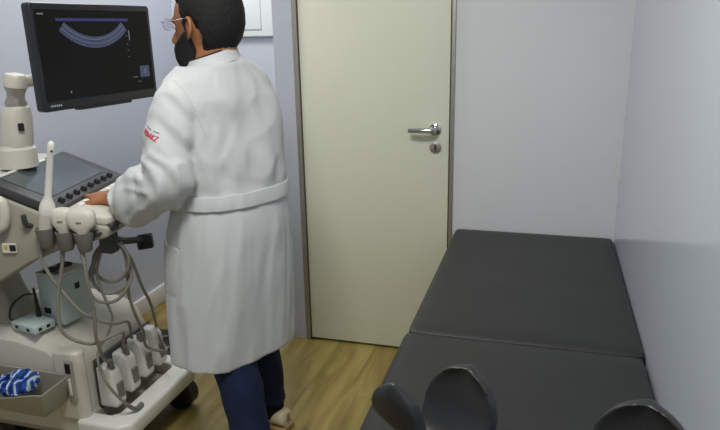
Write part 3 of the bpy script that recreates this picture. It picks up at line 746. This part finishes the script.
# --- coat
prof_t = [  # z, centre x, centre y, half width, half depth
    (1.462, -1.045, 1.902, .076, .074), (1.440, -1.043, 1.902, .098, .082), (1.420, -1.041, 1.902, .116, .088), (1.395, -1.038, 1.902, .134, .094), (1.36, -1.036, 1.903, .184, .106),
    (1.30, -1.026, 1.906, .210, .122), (1.20, -1.017, 1.906, .212, .131), (1.08, -1.011, 1.902, .202, .138), (.98, -1.016, 1.904, .203, .155),
    (.86, -1.030, 1.908, .210, .180), (.72, -1.040, 1.908, .217, .188), (.58, -1.044, 1.906, .224, .185), (.42, -1.044, 1.900, .230, .180)]
def lerp_prof(z):
    for a, b in zip(prof_t, prof_t[1:]):
        if b[0] <= z <= a[0]:
            t = (a[0]-z)/(a[0]-b[0]); return [a[i]+(b[i]-a[i])*t for i in range(1, 5)]
    return list(prof_t[0][1:]) if z > prof_t[0][0] else list(prof_t[-1][1:])
def torso_pt(th, z, off=0):
    cx_, cy_, a, b = lerp_prof(z)
    ct, st = math.cos(th), math.sin(th)            # ct: left, st: front
    ex = .86
    d = Lf*math.copysign(abs(ct)**ex, ct)*(a+off)+F*math.copysign(abs(st)**ex, st)*(b+off)
    p = V((cx_, cy_, z-.05*sm(1.395, 1.455, z)*max(0, .8+.4*(.79*ct+.62*st))))+d
    nd = d.normalized()
    # folds: vertical below the belt, diagonal above
    low = 1-sm(.80, .98, z); w = 0
    rid = lambda x, y, q: (.5-abs(noise.noise(V((x, y, q)))))**2*2
    w += low*(.013*noise.noise(V((th*2.1, z*1.2, 3.1)))+.007*noise.noise(V((th*4.6+z*1.8, z*2.2, 7.7)))+.012*rid(th*2.2+z*1.4, z*2.3-th*.5, 40)+.003*noise.noise(V((th*9+z*3, z*7, 61))))
    hi = sm(.96, 1.06, z)*(1-sm(1.36, 1.43, z))
    w += hi*(.014*noise.noise(V((th*2.3+z*6, z*5-th*1.5, 11.3)))+.007*noise.noise(V((th*4-z*8, z*8+th*2, 21)))+.009*rid(th*1.9+z*5.5, z*4.5-th*1.2, 55)-.006)
    bl = math.exp(-((z-.985)/.05)**2)
    w += bl*.004*noise.noise(V((th*8, z*9, 2)))
    w -= bl*.006
    return p+nd*w
coat = MB(); NT = 150; zs = []
z = 1.462
while z > .42: zs.append(z); z -= .008
zs.append(.42)
def hem(th, z):                                    # the hem swings a little lower on the left
    return z-.012*math.cos(th)*(1-sm(.42, .6, z))
rings = []
for z in zs:
    rings.append([ (lambda p: V((p.x, p.y, p.z+hem(2*PI*k/NT, z)-z)))(torso_pt(2*PI*k/NT, z)) for k in range(NT)])
coat.loft(rings)
def sleeve(S_, E_, W_, seed, rr):
    pts = [S_+(S_-E_).normalized()*.055, S_, S_+(E_-S_)*.35, S_+(E_-S_)*.72, E_, E_+(W_-E_)*.25, E_+(W_-E_)*.6, W_-(W_-E_).normalized()*.088]
    P_, R_ = spline([V(p) for p in pts], rr, 12)
    rings = []; upv = None; n = 72
    for i, p in enumerate(P_):
        t = (P_[min(i+1, len(P_)-1)]-P_[max(i-1, 0)]).normalized()
        if upv is None: upv = t.orthogonal().normalized()
        upv = (upv-t*upv.dot(t)).normalized(); w = t.cross(upv)
        s = i/len(P_); ring = []
        for k in range(n):
            q = 2*PI*k/n; dirv = upv*math.cos(q)+w*math.sin(q)
            am = .006+.013*math.exp(-((s-.62)/.2)**2)+.005*s
            f_ = noise.noise(V((s*13+math.cos(q)*1.2, math.sin(q)*1.2+s*2, seed)))*am+noise.noise(V((s*24+math.cos(q-.6)*2, math.sin(q)*2, seed+5)))*am*.5
            f_ += (.5-abs(noise.noise(V((s*9+math.cos(q+1)*1.3, math.sin(q+1)*1.3, seed+9)))))**2*2*am-.5*am
            ring.append(p+dirv*(R_[i]+f_))
        rings.append(ring)
    coat.loft(rings)
sleeve(Sl, El+V((.012, 0, -.03)), Wl+V((.008, -.004, -.050)), 3.3, [.03, .074, .086, .09, .088, .086, .086, .082])
sleeve(Sr, Er, Wr, 8.1, [.03, .07, .078, .078, .078, .072, .066, .06])
co = coat.build('lab_coat', M['cloth'], MAN, mods=remesh(.0055, 3, .5))
# half belt across the back
def band(t0, t1, z0, z1, off, name, parent, n=60, tilt=0, m=None, th_=.004):
    mb = MB(); rg = []
    for i in range(n+1):
        th = t0+(t1-t0)*i/n; zz = tilt*(i/n-.5)
        outer = [torso_pt(th, z+zz, off) for z in (z0, (z0+z1)/2, z1)]
        inner = [torso_pt(th, z+zz, off-th_*2) for z in (z1, (z0+z1)/2, z0)]
        rg.append(outer+inner)
    return mb.loft(rg).build(name, m or M['cloth'], parent, bevel=.001)
band(-PI*.06, -PI*.97, .963, 1.008, .0085, 'half_belt', co)
# stand collar
cl = MB(); rg = []
for zf, ro in ((0, .092), (.018, .084), (.036, .079), (.036, .075), (0, .084)):
    rg.append([V((-1.043, 1.903, 1.440+zf))+Lf*math.cos(q)*ro+F*(math.sin(q)*ro*.98)-V((0, 0, 1))*.05*max(0, .85+.45*(.79*math.cos(q)+.62*math.sin(q))) for q in [2*PI*k/48 for k in range(48)]])
cl.loft(rg, cap=False).build('collar', M['cloth'], co)
MB().loft([[V((-1.043, 1.903, 1.458+zf))+Lf*math.cos(q)*ro+F*math.sin(q)*ro-V((0, 0, 1))*.05*max(0, .85+.45*(.79*math.cos(q)+.62*math.sin(q))) for q in [2*PI*k/40 for k in range(40)]] for zf, ro in ((0, .074), (.023, .0735), (.023, .069), (0, .069))], cap=False).build('shirt_collar', M['sock'], MAN, label='black shirt collar')
# hip pocket on the left side
pk = MB(); rg = []
for i in range(17):
    th = .9-.95*i/16
    rg.append([torso_pt(th, z, off) for z, off in ((.665, .0015), (.74, .0028), (.83, .0045), (.83, -.001), (.74, -.006), (.665, -.006))])
pk.loft(rg).build('hip_pocket', M['cloth'], co, bevel=.0015)
# seams: armhole on the left, back princess line, hem stitch
def seam(pts, name, r=.0014): MB().tube(pts, r, 6).build(name, M['cloth'], co)
seam([torso_pt(th, z, .0005) for th, z in ((-2.2, .95), (-2.2, .8), (-2.2, .6), (-2.2, .44))], 'seam')
ax_ = (El-Sl).normalized(); u0 = (V((0, -1, .1))-ax_*V((0, -1, .1)).dot(ax_)).normalized(); w0 = ax_.cross(u0)
# embroidered emblem on the left sleeve
from mathutils.bvhtree import BVHTree
dgE = bpy.context.evaluated_depsgraph_get()
bv = BVHTree.FromPolygons([v.co+co.location for v in co.data.vertices], [tuple(p.vertices) for p in co.data.polygons])
def on_sleeve(axpt, dirv):                          # first cloth hit looking in at the sleeve from outside
    h = bv.ray_cast(axpt+dirv*.3, -dirv)
    return (h[0], h[1]) if h[0] else (axpt+dirv*.09, dirv)
sc_ = Sl-Lf*.005+V((0, 0, -.05)); sp = []
for k in range(19):
    q = math.radians(12+6.2*k); dv = (V((0, 0, 1))*math.cos(q)-F*math.sin(q)+Lf*.25*math.cos(q)).normalized()
    h = bv.ray_cast(sc_+dv*.35, -dv)
    if h[0]: sp.append(h[0]+dv*.0004)
MB().tube(sp, .0018, 6, False).build('armhole_seam', M['cloth'], co)
em = MB(); eg = MB()
ac_ = Sl+(El-Sl)*.47
od = V((-.15, -.98, .1)).normalized()
hd_, hn_ = on_sleeve(ac_, od)
eu_ = V((0, 0, 1)); er_ = od.cross(eu_).normalized()*-1; er_ = er_ if er_.x > 0 else -er_
er_ = (er_*.93-eu_*.36).normalized(); eu2 = (od.cross(er_)); eu2 = eu2 if eu2.z > 0 else -eu2
def stitch(mb, a0, b0, a1, b1, r=.0022):
    pts = []
    for k in range(5):
        a = a0+(a1-a0)*k/4; b = b0+(b1-b0)*k/4
        q = hd_+er_*a+eu2*b
        h = bv.ray_cast(q+od*.15, -od)
        pts.append((h[0] if h[0] else q)+od*.0012)
    mb.tube(pts, r, 6, False)
x = -.034
marks = [[(0, 0, .1, 1), (.1, 1, .7, .8), (.7, .8, .2, .5)], [(.1, .1, .15, .9), (.15, .9, .75, .8), (.75, .8, .7, .1), (.7, .1, .1, .1)], [(0, .95, .3, .1), (.3, .1, .55, .7), (.55, .7, .8, .1)],
         [(.05, 0, .4, 1), (.4, 1, .8, 0)], [(.1, .9, .1, .1), (.1, .5, .7, .95), (.1, .5, .75, .05)], [(0, .9, .75, .9), (.75, .9, .05, .1), (.05, .1, .8, .1)]]
for gl_ in marks:                                   # letter-like stitches too small to read in the photo
    for a0, b0, a1, b1 in gl_: stitch(em, x+a0*.0108, -.016+b0*.0165, x+a1*.0108, -.016+b1*.0165, .0014)
    x += .0106
for a0, a1 in ((-.034, -.006), (.004, .022)):
    stitch(eg, a0, .009, a1, .009, .0015)
em.build('red_emblem', M['red'], co, label='red embroidered lettering on the sleeve')
eg.build('grey_emblem_line', M['thread'], co, label='small grey embroidered line above the red lettering')

# --- jeans
jn = MB()
def leg_loft(A, K, Fo, seed):
    cs = [A+V((0, 0, .02)), A+(K-A)*.5, K, K+(Fo-K)*.4, K+(Fo-K)*.8, Fo+V((.004, -.002, .045))]
    rr = [.105, .096, .080, .075, .066, .060]
    P_, R_ = spline([V(c) for c in cs], rr, 12); rings = []
    for i, p in enumerate(P_):
        s = i/len(P_)
        rings.append([p+V((math.cos(q), math.sin(q), 0))*(R_[i]+(.004+.005*s)*noise.noise(V((math.cos(q)*1.5, math.sin(q)*1.5+seed, p.z*14)))) for q in [2*PI*k/40 for k in range(40)]])
    jn.loft(rings)
leg_loft(HLp, KL, FL, 1); leg_loft(HRp, KR, FR, 6)
jn.loft([ring_el((-1.0, 1.895, .98), .155, .11), ring_el((-1.0, 1.895, .88), .18, .128), ring_el((-1.0, 1.895, .80), .17, .115)])
jn.build('jeans', M['denim'], MAN, mods=remesh(.0065, 3, .5))
for A, tw in ((FL, .25), (FR, .25)):
    MB().tube([A+V((.0, 0, -.02)), A+V((.003, 0, .06))], [.047, .049], 18, False).build('sock', M['sock'], MAN)
    fd = V((-math.cos(tw), math.sin(tw), 0)); fl = V((fd.y, -fd.x, 0)); g0 = V((A.x, A.y, 0))
    st = [(-.078, .030, .055, .07), (-.07, .036, .06, .085), (-.04, .040, .058, .088), (.0, .041, .05, .082), (.05, .043, .04, .07), (.10, .047, .0, .055), (.15, .047, 0, .046), (.185, .038, 0, .040), (.203, .02, 0, .032)]
    rg = []
    for s, w_, _, h_ in st:
        rg.append([g0+fd*s+fl*math.copysign(abs(math.cos(q))**.8, math.cos(q))*w_+V((0, 0, .022+(h_-.022)*.5*(1+math.sin(q)))) for q in [2*PI*k/28 for k in range(28)]])
    shoe = MB().loft(rg).build('shoe', M['shoe'], MAN)
    rg = [[g0+fd*(s*1.03-.0)+fl*c_*(w_+.004)+V((0, 0, zz)) for c_, zz in ((-1, 0), (1, 0), (1, .024), (-1, .024))] for s, w_, _, h_ in st]
    MB().loft(rg).build('sole', M['sole'], shoe, bevel=.004)
    MB().obox(g0-fd*.079+V((0, 0, .06)), (fd, fl, up), (.006, .02, .03)).build('heel_tab', M['sole'], shoe, bevel=.002)
    MB().tube([g0+fd*.03+fl*.03+V((0, 0, .082)), g0+fd*.045+V((0, 0, .083)), g0+fd*.03-fl*.03+V((0, 0, .082))], .004, 8).build('laces', M['whitep'], shoe)

# ------------------------------------------------------------------ camera, world, view
cam_d = bpy.data.cameras.new('camera'); cam = bpy.data.objects.new('camera', cam_d); COL.objects.link(cam)
cam_d.sensor_width = 36; cam_d.lens = 641/720*36; cam_d.clip_start = .02
# camera axes solved from the room's vanishing points
nad = V((407-360, -(2427-215), -641)).normalized(); vy = V((553-360, -(25-215), -641))
u_ = -nad; yv = (vy-u_*vy.dot(u_)).normalized(); xv = yv.cross(u_)
R = Matrix((xv, yv, u_))
cam.matrix_world = Matrix.Translation((0, 0, 1.5)) @ R.to_4x4()
S.camera = cam
w = bpy.data.worlds.new('world'); S.world = w; w.use_nodes = True
w.node_tree.nodes['Background'].inputs['Color'].default_value = (.75, .82, 1, 1)
w.node_tree.nodes['Background'].inputs['Strength'].default_value = .1
S.view_settings.view_transform = 'Standard'; S.view_settings.look = 'None'; S.view_settings.gamma = 1
S.view_settings.use_curve_mapping = False; S.view_settings.exposure = .0
